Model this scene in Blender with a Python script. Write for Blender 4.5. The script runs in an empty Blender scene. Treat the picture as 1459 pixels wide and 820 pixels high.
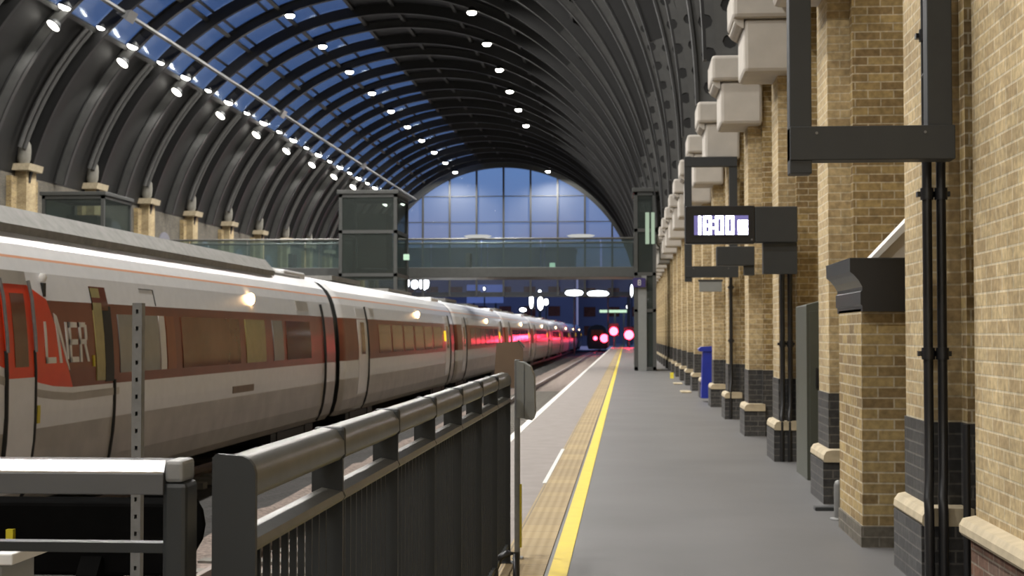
import bpy, bmesh, math, random
from mathutils import Vector, Matrix
random.seed(7)
S = bpy.context.scene
COL = S.collection
PI = math.pi

# ------------------------------------------------------------------ materials
def _mat(name):
    m = bpy.data.materials.new(name); m.use_nodes = True
    nt = m.node_tree; nt.nodes.clear()
    out = nt.nodes.new('ShaderNodeOutputMaterial')
    return m, nt, out
def node(nt, t, **kw):
    n = nt.nodes.new(t)
    for k, v in kw.items():
        if hasattr(n, k): setattr(n, k, v)
        else: n.inputs[k].default_value = v
    return n
def rgba(c): return (c[0], c[1], c[2], 1)
def srgb(r, g, b):
    f = lambda v: (v/255/12.92) if v/255 <= .04045 else ((v/255+.055)/1.055)**2.4
    return (f(r), f(g), f(b))
def plain(name, col, rough=.6, metal=0.0, var=.12, scale=6.0, spec=.5, bump=0.0, coat=0.0):
    m, nt, out = _mat(name)
    b = node(nt, 'ShaderNodeBsdfPrincipled')
    b.inputs['Roughness'].default_value = rough; b.inputs['Metallic'].default_value = metal
    b.inputs['Specular IOR Level'].default_value = spec
    b.inputs['Coat Weight'].default_value = coat
    tc = node(nt, 'ShaderNodeTexCoord')
    ns = node(nt, 'ShaderNodeTexNoise'); ns.inputs['Scale'].default_value = scale; ns.inputs['Detail'].default_value = 5
    nt.links.new(tc.outputs['Object'], ns.inputs['Vector'])
    rp = node(nt, 'ShaderNodeMapRange'); rp.inputs['From Min'].default_value = .3; rp.inputs['From Max'].default_value = .7
    rp.inputs['To Min'].default_value = 1-var; rp.inputs['To Max'].default_value = 1+var
    nt.links.new(ns.outputs['Fac'], rp.inputs['Value'])
    mx = node(nt, 'ShaderNodeVectorMath', operation='SCALE'); mx.inputs[0].default_value = col
    nt.links.new(rp.outputs[0], mx.inputs['Scale'])
    nt.links.new(mx.outputs[0], b.inputs['Base Color'])
    if bump:
        bp = node(nt, 'ShaderNodeBump'); bp.inputs['Strength'].default_value = bump; bp.inputs['Distance'].default_value = .02
        nt.links.new(ns.outputs['Fac'], bp.inputs['Height']); nt.links.new(bp.outputs[0], b.inputs['Normal'])
    nt.links.new(b.outputs[0], out.inputs[0])
    return m
def emit(name, col, strength):
    m, nt, out = _mat(name)
    e = node(nt, 'ShaderNodeEmission'); e.inputs[0].default_value = rgba(col); e.inputs[1].default_value = strength
    nt.links.new(e.outputs[0], out.inputs[0]); return m
def brick(name, c1, c2, mortar, rough=.85, bump=.35, stain=None):
    m, nt, out = _mat(name)
    b = node(nt, 'ShaderNodeBsdfPrincipled'); b.inputs['Roughness'].default_value = rough
    b.inputs['Specular IOR Level'].default_value = .25
    uv = node(nt, 'ShaderNodeTexCoord')
    br = node(nt, 'ShaderNodeTexBrick')
    br.inputs['Color1'].default_value = rgba(c1); br.inputs['Color2'].default_value = rgba(c2); br.inputs['Mortar'].default_value = rgba(mortar)
    br.inputs['Scale'].default_value = 1; br.inputs['Brick Width'].default_value = .225; br.inputs['Row Height'].default_value = .075
    br.inputs['Mortar Size'].default_value = .007; br.inputs['Mortar Smooth'].default_value = .3; br.inputs['Bias'].default_value = -.1
    nt.links.new(uv.outputs['UV'], br.inputs['Vector'])
    n1 = node(nt, 'ShaderNodeTexNoise'); n1.inputs['Scale'].default_value = 1.3; n1.inputs['Detail'].default_value = 6
    n2 = node(nt, 'ShaderNodeTexNoise'); n2.inputs['Scale'].default_value = 22; n2.inputs['Detail'].default_value = 4
    nt.links.new(uv.outputs['Object'], n1.inputs['Vector']); nt.links.new(uv.outputs['Object'], n2.inputs['Vector'])
    r1 = node(nt, 'ShaderNodeMapRange'); r1.inputs['From Min'].default_value = .3; r1.inputs['From Max'].default_value = .72; r1.inputs['To Min'].default_value = .72; r1.inputs['To Max'].default_value = 1.15
    r2 = node(nt, 'ShaderNodeMapRange'); r2.inputs['From Min'].default_value = .3; r2.inputs['From Max'].default_value = .7; r2.inputs['To Min'].default_value = .75; r2.inputs['To Max'].default_value = 1.22
    nt.links.new(n1.outputs['Fac'], r1.inputs['Value']); nt.links.new(n2.outputs['Fac'], r2.inputs['Value'])
    mm = node(nt, 'ShaderNodeMath', operation='MULTIPLY'); nt.links.new(r1.outputs[0], mm.inputs[0]); nt.links.new(r2.outputs[0], mm.inputs[1])
    sc = node(nt, 'ShaderNodeVectorMath', operation='SCALE'); nt.links.new(br.outputs['Color'], sc.inputs[0]); nt.links.new(mm.outputs[0], sc.inputs['Scale'])
    nt.links.new(sc.outputs[0], b.inputs['Base Color'])
    bp = node(nt, 'ShaderNodeBump'); bp.inputs['Strength'].default_value = bump; bp.inputs['Distance'].default_value = .008
    iv = node(nt, 'ShaderNodeMath', operation='SUBTRACT'); iv.inputs[0].default_value = 1; nt.links.new(br.outputs['Fac'], iv.inputs[1])
    ad = node(nt, 'ShaderNodeMath', operation='MULTIPLY_ADD'); nt.links.new(n2.outputs['Fac'], ad.inputs[0]); ad.inputs[1].default_value = .5; nt.links.new(iv.outputs[0], ad.inputs[2])
    nt.links.new(ad.outputs[0], bp.inputs['Height']); nt.links.new(bp.outputs[0], b.inputs['Normal'])
    nt.links.new(b.outputs[0], out.inputs[0]); return m
def pane(name, tint, trans=.85, rough=.05, gloss=(1, 1, 1), refl=1.0):
    # clear or tinted glass sheet: straight-through transparency plus Fresnel reflection
    m, nt, out = _mat(name)
    t = node(nt, 'ShaderNodeBsdfTransparent'); t.inputs[0].default_value = rgba(tint)
    d = node(nt, 'ShaderNodeBsdfDiffuse'); d.inputs[0].default_value = rgba((tint[0]*.5, tint[1]*.5, tint[2]*.5))
    g = node(nt, 'ShaderNodeBsdfGlossy'); g.inputs['Roughness'].default_value = rough; g.inputs[0].default_value = rgba(gloss)
    f = node(nt, 'ShaderNodeFresnel'); f.inputs[0].default_value = 1.45
    fm = node(nt, 'ShaderNodeMath', operation='MULTIPLY'); fm.inputs[1].default_value = refl
    nt.links.new(f.outputs[0], fm.inputs[0])
    a = node(nt, 'ShaderNodeMixShader'); a.inputs[0].default_value = trans
    nt.links.new(d.outputs[0], a.inputs[1]); nt.links.new(t.outputs[0], a.inputs[2])
    x = node(nt, 'ShaderNodeMixShader')
    nt.links.new(fm.outputs[0], x.inputs[0]); nt.links.new(a.outputs[0], x.inputs[1]); nt.links.new(g.outputs[0], x.inputs[2])
    nt.links.new(x.outputs[0], out.inputs[0]); return m

M = {}
M['brick'] = brick('stock_brick', (.38, .28, .125), (.20, .135, .065), (.46, .39, .27))
M['brick_pale'] = brick('pale_stock_brick', (.52, .405, .225), (.38, .28, .15), (.56, .48, .33))
M['brick_red'] = brick('red_brown_brick', (.17, .09, .06), (.10, .07, .055), (.22, .18, .14))
M['brick_black'] = brick('black_painted_brick', (.058, .057, .056), (.034, .034, .035), (.11, .105, .095), rough=.5)
M['brick_grey'] = brick('grimy_grey_brick', (.13, .115, .09), (.085, .08, .068), (.20, .18, .15))
M['stone'] = plain('pale_stone', (.44, .37, .25), .8, var=.15, scale=9, bump=.2)
M['stone_grey'] = plain('weathered_grey_stone', (.22, .21, .18), .8, var=.15, scale=4)
M['stone_white'] = plain('painted_stone', (.47, .435, .385), .7, var=.06, scale=4)
M['roof_dark'] = plain('roof_lining', (.020, .0205, .023), .6, var=.15, scale=1.2)
M['roof_grey'] = plain('roof_boarding', (.009, .009, .0085), .6, var=.2, scale=.8)
M['iron'] = plain('lit_iron', (.085, .085, .082), .45, var=.12, scale=3)  # lit tone of the rib iron, lamp light put into the colour
M['iron_mid'] = plain('mid_grey_iron', (.035, .035, .034), .5, var=.12, scale=3)
M['iron_dark'] = plain('shaded_iron', (.012, .012, .012), .5, var=.12, scale=3)  # shaded tone of the rib iron, shade put into the colour
M['steel_dark'] = plain('dark_grey_steel', (.028, .031, .033), .5, var=.06, scale=8)
M['black'] = plain('black_paint', (.010, .010, .011), .38, var=.1, scale=8)
M['fence'] = plain('black_fence_paint', (.011, .013, .0135), .5, var=.1, scale=8)
M['handrail'] = plain('worn_metal_rail', (.115, .112, .10), .36, metal=.6, var=.15, scale=10)
M['bright_rail'] = plain('polished_metal_rail', (.85, .85, .87), .16, metal=1.0, var=.02)
M['rail_grey'] = plain('satin_grey_rail', (.06, .06, .06), .5, var=.08)
M['galv'] = plain('galvanised_steel', (.17, .17, .165), .5, metal=.2, var=.12, scale=20)
M['asphalt'] = plain('platform_asphalt', (.112, .111, .112), .5, var=.13, scale=.7, bump=.05)
M['coping'] = plain('platform_coping', (.21, .185, .17), .75, var=.10, scale=4)
M['white_line'] = plain('white_edge_paint', (.60, .59, .56), .6, var=.06)
M['yellow_line'] = plain('yellow_line_paint', (.66, .50, .035), .55, var=.05)
M['ballast'] = plain('ballast_stone', (.21, .165, .14), .9, var=.55, scale=14, bump=1.0)
M['ballast_dark'] = plain('shaded_ballast_stone', (.018, .016, .014), .9, var=.5, scale=14, bump=1.0)  # shade beside and under the train put into the ballast colour
M['rail'] = plain('rail_steel', (.14, .10, .08), .35, metal=.6, var=.1)
M['sleeper'] = plain('concrete_sleeper', (.16, .15, .13), .85, var=.15)
M['train_white'] = plain('white_train_paint', (.75, .755, .765), .22, var=.03)
M['train_grey'] = plain('soiled_grey_train_paint', (.37, .345, .305), .32, var=.18, scale=1.6)
M['train_band'] = plain('dark_red_train_paint', (.20, .055, .030), .3, var=.15, scale=1.5, spec=.22)
M['train_red'] = plain('bright_red_train_paint', (.78, .055, .010), .35, var=.03, spec=.3)
M['train_glass'] = plain('dark_train_window', (.15, .050, .028), .10, var=.3, scale=1, spec=.16)
M['train_grey_pane'] = plain('grey_pane', (.24, .25, .25), .2, var=.04, spec=.3)
M['train_orange'] = plain('rust_orange_panel', (.27, .075, .025), .3, var=.1, spec=.2)
M['train_tan'] = plain('tan_pane', (.33, .28, .11), .2, var=.1, spec=.3)
M['rubber'] = plain('black_rubber', (.008, .009, .008), .6)
M['roofgear'] = plain('train_roof_gear', (.17, .165, .15), .6, var=.2)
M['letter'] = plain('white_letter_vinyl', (.72, .71, .68), .4, var=.01)
M['orange_line'] = plain('orange_cantrail_line', (.62, .28, .14), .4, var=.02)
M['blue_bin'] = plain('blue_plastic', (.015, .03, .30), .4)
M['grey_plastic'] = plain('grey_machine_casing', (.21, .22, .215), .45, var=.04)
M['brown_panel'] = plain('brown_panel_back', (.17, .115, .075), .5, var=.08)
M['cabinet'] = plain('grey_green_cabinet_paint', (.062, .066, .05), .5, var=.06)
M['purple'] = plain('purple_sign', (.035, .025, .12), .4)
M['yellow_tag'] = plain('yellow_sticker', (.6, .5, .02), .5)
M['dark_blue'] = plain('night_facade', (.17, .17, .20), .8, var=.2, scale=.05)
M['bridge_steel'] = plain('bridge_steel', (.06, .062, .058), .5, var=.1)
M['buffer'] = plain('buffer_steel', (.005, .005, .005), 1.0, var=.2, spec=0)
M['glass_clear'] = pane('skylight_glass', (.72, .78, .84), .90, refl=.35, rough=.2)
M['glass_end'] = pane('gable_glass', (.90, .92, .94), .94, refl=.06)
M['glass_green'] = pane('green_tinted_glass', (.68, .76, .76), .93, refl=.35)
M['glass_tower'] = pane('tower_glass', (.52, .58, .55), .90, refl=.4)
M['lamp'] = emit('roof_lamp_light', (1, .96, .88), 26)
M['lamp_disc'] = emit('flood_lamp_light', (1, .95, .86), 9)
M['lamp_warm'] = emit('door_lamp_light', (1, .60, .28), 14)
M['lamp_red'] = emit('red_signal_light', (1, .03, .06), 26)
M['lamp_tail'] = emit('tail_lamp_light', (1, .04, .08), 16)
M['lamp_far'] = emit('distant_lamp_light', (.95, .97, 1), 9)
M['lamp_green'] = emit('greenish_lamp_light', (.70, 1, .72), .9)
M['led'] = emit('led_display_light', (.95, .93, 1), 24)
M['led_back'] = emit('led_panel_glow', (.22, .19, .45), .9)
M['glow_pane'] = emit('lit_room_window', (.75, .95, .70), .5)
M['lit_blue'] = emit('lit_blue_hoarding', (.07, .11, .32), .9)
M['warm_window'] = emit('warm_lit_window', (1, .72, .25), .35)
M['smear_glow'] = emit('glass_smear_glow', (1, 1, .95), .55)  # glow of the reflection smears on the bridge glass
M['yellow_reflection'] = emit('yellow_reflection_glow', (1, .62, .04), 1.4)  # glow painting a yellow reflection in the train side
M['strip'] = emit('fill_strip_tube', (1, .97, .95), 30)

# tactile paving: buff with domes
def tactile():
    m, nt, out = _mat('buff_tactile_paving')
    b = node(nt, 'ShaderNodeBsdfPrincipled'); b.inputs['Roughness'].default_value = .75
    b.inputs['Specular IOR Level'].default_value = .2
    uv = node(nt, 'ShaderNodeTexCoord')
    br = node(nt, 'ShaderNodeTexBrick'); br.offset = 0
    br.inputs['Color1'].default_value = (.36, .275, .15, 1); br.inputs['Color2'].default_value = (.28, .215, .125, 1); br.inputs['Mortar'].default_value = (.16, .13, .09, 1)
    br.inputs['Scale'].default_value = 1; br.inputs['Brick Width'].default_value = .4; br.inputs['Row Height'].default_value = .4; br.inputs['Mortar Size'].default_value = .006
    nt.links.new(uv.outputs['UV'], br.inputs['Vector'])
    sx = node(nt, 'ShaderNodeSeparateXYZ'); nt.links.new(uv.outputs['UV'], sx.inputs[0])
    hs = []
    for ax in (0, 1):
        a = node(nt, 'ShaderNodeMath', operation='MULTIPLY'); a.inputs[1].default_value = 2*PI/.0667; nt.links.new(sx.outputs[ax], a.inputs[0])
        s = node(nt, 'ShaderNodeMath', operation='SINE'); nt.links.new(a.outputs[0], s.inputs[0]); hs.append(s)
    ad = node(nt, 'ShaderNodeMath', operation='ADD'); nt.links.new(hs[0].outputs[0], ad.inputs[0]); nt.links.new(hs[1].outputs[0], ad.inputs[1])
    bp = node(nt, 'ShaderNodeBump'); bp.inputs['Strength'].default_value = .3; bp.inputs['Distance'].default_value = .006
    nt.links.new(ad.outputs[0], bp.inputs['Height']); nt.links.new(bp.outputs[0], b.inputs['Normal'])
    nt.links.new(br.outputs['Color'], b.inputs['Base Color']); nt.links.new(b.outputs[0], out.inputs[0]); return m
M['tactile'] = tactile()

# ------------------------------------------------------------------ mesh builder
class MB:
    def __init__(s): s.v = []; s.f = []; s.mi = []; s.sm = []
    def add(s, vs, fs, mi=0, sm=False):
        o = len(s.v); s.v += [tuple(v) for v in vs]
        for f in fs: s.f.append([i+o for i in f]); s.mi.append(mi); s.sm.append(sm)
        return s
    def box(s, x0, x1, y0, y1, z0, z1, mi=0, ch=0):
        if ch:
            c = ch; pr = [(x0+c, y0), (x1-c, y0), (x1, y0+c), (x1, y1-c), (x1-c, y1), (x0+c, y1), (x0, y1-c), (x0, y0+c)]
            n = 8
            lo = [(p[0], p[1], z0) for p in pr]; hi = [(p[0], p[1], z1-c) for p in pr]
            cx, cy = (x0+x1)/2, (y0+y1)/2
            sx, sy = 1-2*c/max(x1-x0, 1e-6), 1-2*c/max(y1-y0, 1e-6)
            tp = [(cx+(p[0]-cx)*sx, cy+(p[1]-cy)*sy, z1) for p in pr]
            fs = [list(range(n))[::-1], [2*n+i for i in range(n)]]
            for r in (0, 1):
                for i in range(n): fs.append([r*n+i, r*n+(i+1) % n, (r+1)*n+(i+1) % n, (r+1)*n+i])
            return s.add(lo+hi+tp, fs, mi)
        vs = [(x, y, z) for z in (z0, z1) for x, y in ((x0, y0), (x1, y0), (x1, y1), (x0, y1))]
        return s.add(vs, [[3, 2, 1, 0], [4, 5, 6, 7], [0, 1, 5, 4], [1, 2, 6, 5], [2, 3, 7, 6], [3, 0, 4, 7]], mi)
    def prism(s, pts, axis, a, b, mi=0, sm=False, cap=True):
        # pts: 2D outline; extruded along axis between a and b
        def p3(p, t):
            return {'x': (t, p[0], p[1]), 'y': (p[0], t, p[1]), 'z': (p[0], p[1], t)}[axis]
        n = len(pts); vs = [p3(p, a) for p in pts]+[p3(p, b) for p in pts]
        fs = [[i, (i+1) % n, n+(i+1) % n, n+i] for i in range(n)]
        s.add(vs, fs, mi, sm)
        if cap: s.add(vs, [list(range(n))[::-1], list(range(n, 2*n))], mi)
        return s
    def tube(s, path, r, n=10, mi=0, cap=True, closed=False):
        pts = [Vector(p) for p in path]; rs = r if isinstance(r, (list, tuple)) else [r]*len(pts)
        vs = []; m = len(pts); up = None
        for i, p in enumerate(pts):
            a = pts[max(i-1, 0)]; b = pts[min(i+1, m-1)]; d = (b-a).normalized()
            if up is None:
                up = Vector((0, 0, 1)) if abs(d.z) < .9 else Vector((1, 0, 0))
            u = d.cross(up).normalized(); w = u.cross(d).normalized(); up = w
            for k in range(n):
                t = 2*PI*k/n; vs.append(p+u*math.cos(t)*rs[i]+w*math.sin(t)*rs[i])
        fs = []
        for i in range(m-1):
            for k in range(n): fs.append([i*n+k, i*n+(k+1) % n, (i+1)*n+(k+1) % n, (i+1)*n+k])
        s.add(vs, fs, mi, True)
        if cap: s.add(vs, [list(range(n))[::-1], [(m-1)*n+k for k in range(n)]], mi)
        return s
    def disc(s, c, nrm, r, h, n=20, mi=0, rz=1.0):
        d = Vector(nrm).normalized(); c = Vector(c)
        return s.tube([c, c+d*h], r, n, mi)
    def lathe(s, prof, c=(0, 0, 0), n=20, mi=0, sx=1, sy=1):
        vs = []
        for r, z in prof:
            for k in range(n):
                t = 2*PI*k/n; vs.append((c[0]+r*math.cos(t)*sx, c[1]+r*math.sin(t)*sy, c[2]+z))
        fs = [[i*n+k, i*n+(k+1) % n, (i+1)*n+(k+1) % n, (i+1)*n+k] for i in range(len(prof)-1) for k in range(n)]
        s.add(vs, fs, mi, True); s.add(vs, [list(range(n))[::-1], [(len(prof)-1)*n+k for k in range(n)]], mi)
        return s
    def build(s, name, mat, parent=None, loc=None, bevel=0):
        me = bpy.data.meshes.new(name); me.from_pydata(s.v, [], s.f); me.update()
        for m in (mat if isinstance(mat, (list, tuple)) else [mat]): me.materials.append(M[m])
        for p, mi, sm in zip(me.polygons, s.mi, s.sm): p.material_index = mi; p.use_smooth = sm
        bm = bmesh.new(); bm.from_mesh(me); bmesh.ops.recalc_face_normals(bm, faces=bm.faces); 
        uvl = bm.loops.layers.uv.new('UVMap')
        for f in bm.faces:
            n = f.normal; ax = max(range(3), key=lambda i: abs(n[i]))
            for l in f.loops:
                c = l.vert.co
                l[uvl].uv = ((c.y, c.z), (c.x, c.z), (c.x, c.y))[ax]
        bm.to_mesh(me); bm.free()
        o = bpy.data.objects.new(name, me); COL.objects.link(o)
        if parent: o.parent = parent
        if loc: o.location = loc
        if bevel:
            b = o.modifiers.new('bevel', 'BEVEL'); b.width = bevel; b.segments = 2; b.limit_method = 'ANGLE'; b.angle_limit = .8
        return o
def tag(o, label=None, cat=None, group=None, kind=None):
    if label: o['label'] = label
    if cat: o['category'] = cat
    if group: o['group'] = group
    if kind: o['kind'] = kind
    return o
def empty(name, loc=(0, 0, 0), rz=0):
    o = bpy.data.objects.new(name, None); COL.objects.link(o); o.location = loc; o.rotation_euler.z = rz
    o.empty_display_size = .1; return o
def copy_tree(o, parent=None):
    c = o.copy(); COL.objects.link(c); c.parent = parent
    for ch in list(o.children): copy_tree(ch, c)
    return c
def struct(o): o['kind'] = 'structure'; return o

# ------------------------------------------------------------------ key dimensions
CX, CZ, RI = -13.3, 5.4, 14.6          # centre and inner radius of the roof arch
PITCH, Y0 = 4.35, 9.3                   # bay length, first pier
YE = 160.0                              # far gable
def ry(k): return Y0+PITCH*k
def arc(phi, r): return (CX+r*math.cos(phi), CZ+r*math.sin(phi))

# ------------------------------------------------------------------ floor
fl = MB()
fl.box(-1.71, 3.4, 3.2, 235, -1.3, 0)            # right-hand platform
fl.box(-29, 3.4, -12, 3.2, -1.3, 0)              # concourse end
fl.box(-29, -9.95, 3.2, 235, -1.3, 0)            # far platform beyond the train
struct(fl.build('floor', 'asphalt'))
b = MB(); b.box(-1.71, -.82, 3.2, 235, 0, .004)
struct(b.build('trim_1', 'coping'))
b = MB(); b.box(-.82, -.515, 3.2, 235, 0, .008)
struct(b.build('trim_2', 'tactile'))
tag(MB().box(-.487, -.37, 3.2, 235, 0, .006).build('safety_line', 'yellow_line'), 'long yellow safety line painted along the platform', 'platform line')
tag(MB().box(-1.71, -1.60, 3.2, 235, .004, .009).build('platform_edge_line', 'white_line'), 'white line painted along the very edge of the platform', 'platform line')
tag(MB().box(-.84, -.80, 14.8, 19.2, .009, .012).build('worn_paint_line', 'white_line'), 'short worn white paint line beside the buff tactile strip', 'platform line')
# ballast
bb = MB(); nx, ny = 24, 160
xs = [-5.05+3.34*i/nx for i in range(nx+1)]; ys = [3.2+(j/ny)**1.7*232 for j in range(ny+1)]
vs = [(x, y, -.92+random.uniform(-.03, .03)) for y in ys for x in xs]
bb.add(vs, [[j*(nx+1)+i, j*(nx+1)+i+1, (j+1)*(nx+1)+i+1, (j+1)*(nx+1)+i] for j in range(ny) for i in range(nx)])
tag(bb.build('ballast', 'ballast'), 'pinkish grey stone ballast filling the track bed', 'ballast', kind='stuff')
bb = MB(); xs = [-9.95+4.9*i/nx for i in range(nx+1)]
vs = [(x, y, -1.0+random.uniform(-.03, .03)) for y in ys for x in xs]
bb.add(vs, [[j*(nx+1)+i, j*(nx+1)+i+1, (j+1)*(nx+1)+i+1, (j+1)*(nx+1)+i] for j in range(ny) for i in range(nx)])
tag(bb.build('shaded_ballast', 'ballast_dark'), 'ballast under the train, coloured dark for its shade', 'ballast', kind='stuff')
def track(xc, label):
    r = empty('railway_track', (xc, 3.4, -.9)); tag(r, label, 'railway track', 'railway tracks beside the platform')
    for sx in (-.72, .72):
        m = MB(); m.prism([(sx-.035, .17), (sx+.035, .17), (sx+.035, .13), (sx+.01, .12), (sx+.01, .04), (sx+.07, .02), (sx+.07, 0), (sx-.07, 0), (sx-.07, .02), (sx-.01, .04), (sx-.01, .12), (sx-.035, .13)], 'y', 0.8, 230)
        m.build('rail', 'rail', r)
    s0 = MB().box(-1.25, 1.25, -.12, .12, -.08, .02).build('sleeper', 'sleeper', r, loc=(0, 1.2, 0))
    for i in range(1, 80):
        c = s0.copy(); COL.objects.link(c); c.parent = r; c.location = (0, 1.2+i*.72, 0)
track(-3.25, 'empty railway track between platform edge and train')
track(-8.0, 'railway track under the white and red train')

# ------------------------------------------------------------------ right wall
w = MB()
w.box(1.96, 3.4, -12, 8.5, .47, 9.5)                    # solid near wall
w.box(2.62, 3.4, 8.5, YE, 0, 9.5)                       # back of the recessed bays
w.box(2.02, 2.62, 8.5, YE, 5.75, 9.5)                  # spandrel above the bays
struct(w.build('wall_right', 'brick_pale'))
m = MB(); m.box(1.93, 3.4, -12, 8.5, 0, .37); struct(m.build('baseboard_right', 'brick_red'))
m = MB(); m.prism([(1.94, .37), (1.885, .37), (1.87, .39), (1.87, .43), (1.89, .465), (1.96, .48), (2.2, .48), (2.2, .37)], 'y', -12, 8.52)
struct(m.build('trim_3', 'stone'))

# one brick pier, built about its foot centre (y=0), x in world
def pier():
    r = empty('brick_pier', (1.82, Y0, 0))
    ox = -1.82
    m = MB(); m.box(0, .20, -.2, .5, .97, 5.62)
    m.build('shaft', 'brick_pale', r)
    m = MB(); m.box(.20, .80, -.35, .85, .97, 5.75); m.build('backing_pilaster', 'brick', r)
    m = MB(); m.box(-.01, .205, -.21, .51, .47, .97); m.box(.19, .80, -.36, .86, 0, .97); m.build('black_dado', 'brick_black', r)['label'] = 'black painted lower brickwork'
    m = MB(); m.box(-.085, .22, -.40, .50, 0, .37); m.build('plinth', 'brick_black', r)
    m = MB()
    m.prism([(-.075, .37), (-.085, .39), (-.08, .43), (-.055, .465), (-.01, .475), (.22, .475), (.22, .37)], 'y', -.415, .515)
    m.build('stone_cap', 'stone', r, bevel=.012)['label'] = 'rounded pale stone cap of the plinth'
    m = MB()
    m.box(-.42, .20, -.46, .46, 4.60, 5.24); 
    m.build('corbel', 'stone_white', r, bevel=.05)
    m = MB(); m.box(-.55, .20, -.52, .52, 5.24, 5.62)
    m.prism([(-.42, 5.24), (-.55, 5.24), (-.50, 5.17), (-.42, 5.12)], 'y', -.46, .46)
    m.build('corbel_block', 'stone_white', r, bevel=.05)
    m = MB(); m.box(.18, .80, -.95, .95, 5.42, 5.56); m.build('string_course', 'stone', r)
    return r
p0 = pier()
KN = 34
plab = {0: 'brick pier nearest the camera with black drainpipes down its face',
        1: 'brick pier directly behind the low black-capped brick block',
        2: 'brick pier beside the lit clock display box',
        3: 'brick pier next beyond the lit clock display pier',
        4: 'brick pier beside the farther dark steel bracket frame',
        5: 'brick pier just in front of the blue bin'}
for k in range(KN+1):
    p = p0 if k == 0 else copy_tree(p0)
    p.location = (1.82, ry(k), 0)
    tag(p, plab.get(k, 'brick pier in the distant row beyond the blue bin'), 'brick pier', 'brick piers along the right wall')

# drainpipes
def pipe(y, x, label, ztop=5.4, r=.029, kink=True):
    t = empty('drainpipe', (x, y, 0)); tag(t, label, 'drainpipe', 'black drainpipes on the piers')
    path = [(0, 0, ztop), (0, 0, 1.1), (0, 0, .66), (-.02, -.07, .54), (-.02, -.09, .46), (-.02, -.09, 0.0)] if kink else [(0, 0, ztop), (0, 0, 0)]
    MB().tube(path, r, 12).build('pipe', 'black', t)
    z = 1.35
    while z < ztop:
        MB().tube([(0, 0, z), (0, 0, z+.07)], r*1.35, 12).build('collar', 'black', t)
        MB().box(-.055, .055, .0, .05, z+.02, z+.05).build('bracket', 'black', t); z += .95
    return t
pipe(8.93, 1.79, 'left black drainpipe on the nearest brick pier')
pipe(8.93, 1.872, 'right black drainpipe on the nearest brick pier', kink=True)
pipe(8.72, 1.96, 'short black pipe stub standing right of the nearest pier drainpipes', ztop=.98, r=.022, kink=False)
pipe(ry(2)-.30, 1.85, 'left black drainpipe on the clock display pier', ztop=2.6)
pipe(ry(2)-.30, 1.94, 'right black drainpipe on the clock display pier', ztop=2.6)
pipe(ry(4)-.30, 1.86, 'black drainpipe on the pier with the farther bracket frame', ztop=2.6)
# loose cable on the nearest pipes
cab = MB().tube([(1.75, 8.86, 3.02), (1.81, 8.86, 3.12), (1.86, 8.86, 3.22), (1.84, 8.86, 3.30), (1.80, 8.86, 3.33), (1.86, 8.86, 3.38)], .006, 6)
cab.build('loose_cable', 'galv'); tag(bpy.data.objects['loose_cable'], 'thin grey cable looped over the nearest drainpipes', 'cable')

# steel bracket frames
def frame(y, x0, label):
    t = empty('bracket_frame', (x0, y, 2.4)); tag(t, label, 'bracket frame', 'dark steel bracket frames on the wall')
    W = 1.86-x0 if x0 < 1.0 else 1.95-x0
    MB().box(0, .125, -.07, .07, .02, 2.22).build('upright', 'steel_dark', t, bevel=.006)
    MB().box(W-.14, W-.0, -.06, .06, .25, 2.20).build('upright', 'steel_dark', t, bevel=.006)
    MB().box(.0, W+.01, -.085, .072, .095, .29).build('crossbar', 'steel_dark', t, bevel=.006)
    MB().box(.0, W, -.08, .072, 2.04, 2.21).build('crossbar', 'steel_dark', t, bevel=.006)
    for xx in (.15, W-.16): MB().disc((xx, -.086, .25), (0, -1, 0), .008, .006, 10).build('bolt', 'galv', t)
frame(8.60, .94, 'large dark steel bracket frame hung from the nearest brick pier')
frame(26.05, 1.03, 'smaller dark steel bracket frame on a farther brick pier')

# clock / display box at pier 2
t = empty('clock_display', (.69, 17.30, 2.55)); tag(t, 'dark box with a glowing white digital clock hung on a pier', 'clock display')
MB().box(0, .80, -.09, .09, 0, .44).build('casing', 'black', t, bevel=.012)
MB().box(.80, 1.29, -.085, .085, .01, .43).build('side_box', 'steel_dark', t, bevel=.012)['label'] = 'plain dark grey side box'
MB().box(.065, .745, -.098, -.088, .085, .335).build('screen', 'black', t)
MB().box(.10, .725, -.1005, -.097, .10, .325).build('screen_panel', 'led_back', t)
SEG = {'1': 'bc', '8': 'abcdefg', '0': 'abcdef', ':': ''}
def seg7(mb, ch, x, z, w, h, th, y):
    s = {'a': (x, x+w, z+h-th, z+h), 'g': (x, x+w, z+h/2-th/2, z+h/2+th/2), 'd': (x, x+w, z, z+th),
         'f': (x, x+th, z+h/2, z+h), 'b': (x+w-th, x+w, z+h/2, z+h), 'e': (x, x+th, z, z+h/2), 'c': (x+w-th, x+w, z, z+h/2)}
    for c in SEG[ch]: a = s[c]; mb.box(a[0], a[1], y-.004, y, a[2], a[3])
g = MB()
for ch, x in (('1', .105), ('8', .205), ('0', .345), ('0', .465)): seg7(g, ch, x-.02 if ch == '1' else x, .105, .095, .215, .03, -.101)
for z in (.17, .25): g.box(.315, .335, -.105, -.101, z, z+.022)
for ch, x in (('1', .56), ('0', .645)): seg7(g, ch, x, .105, .072, .165, .026, -.101)
g.build('clock_digits', 'led', t)
MB().disc((.765, -.09, .045), (0, -1, 0), .012, .006, 10).build('screw', 'galv', t)
MB().box(.90, 1.29, -.03, .12, -.35, .01).build('mounting_arm', 'steel_dark', t)

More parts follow.
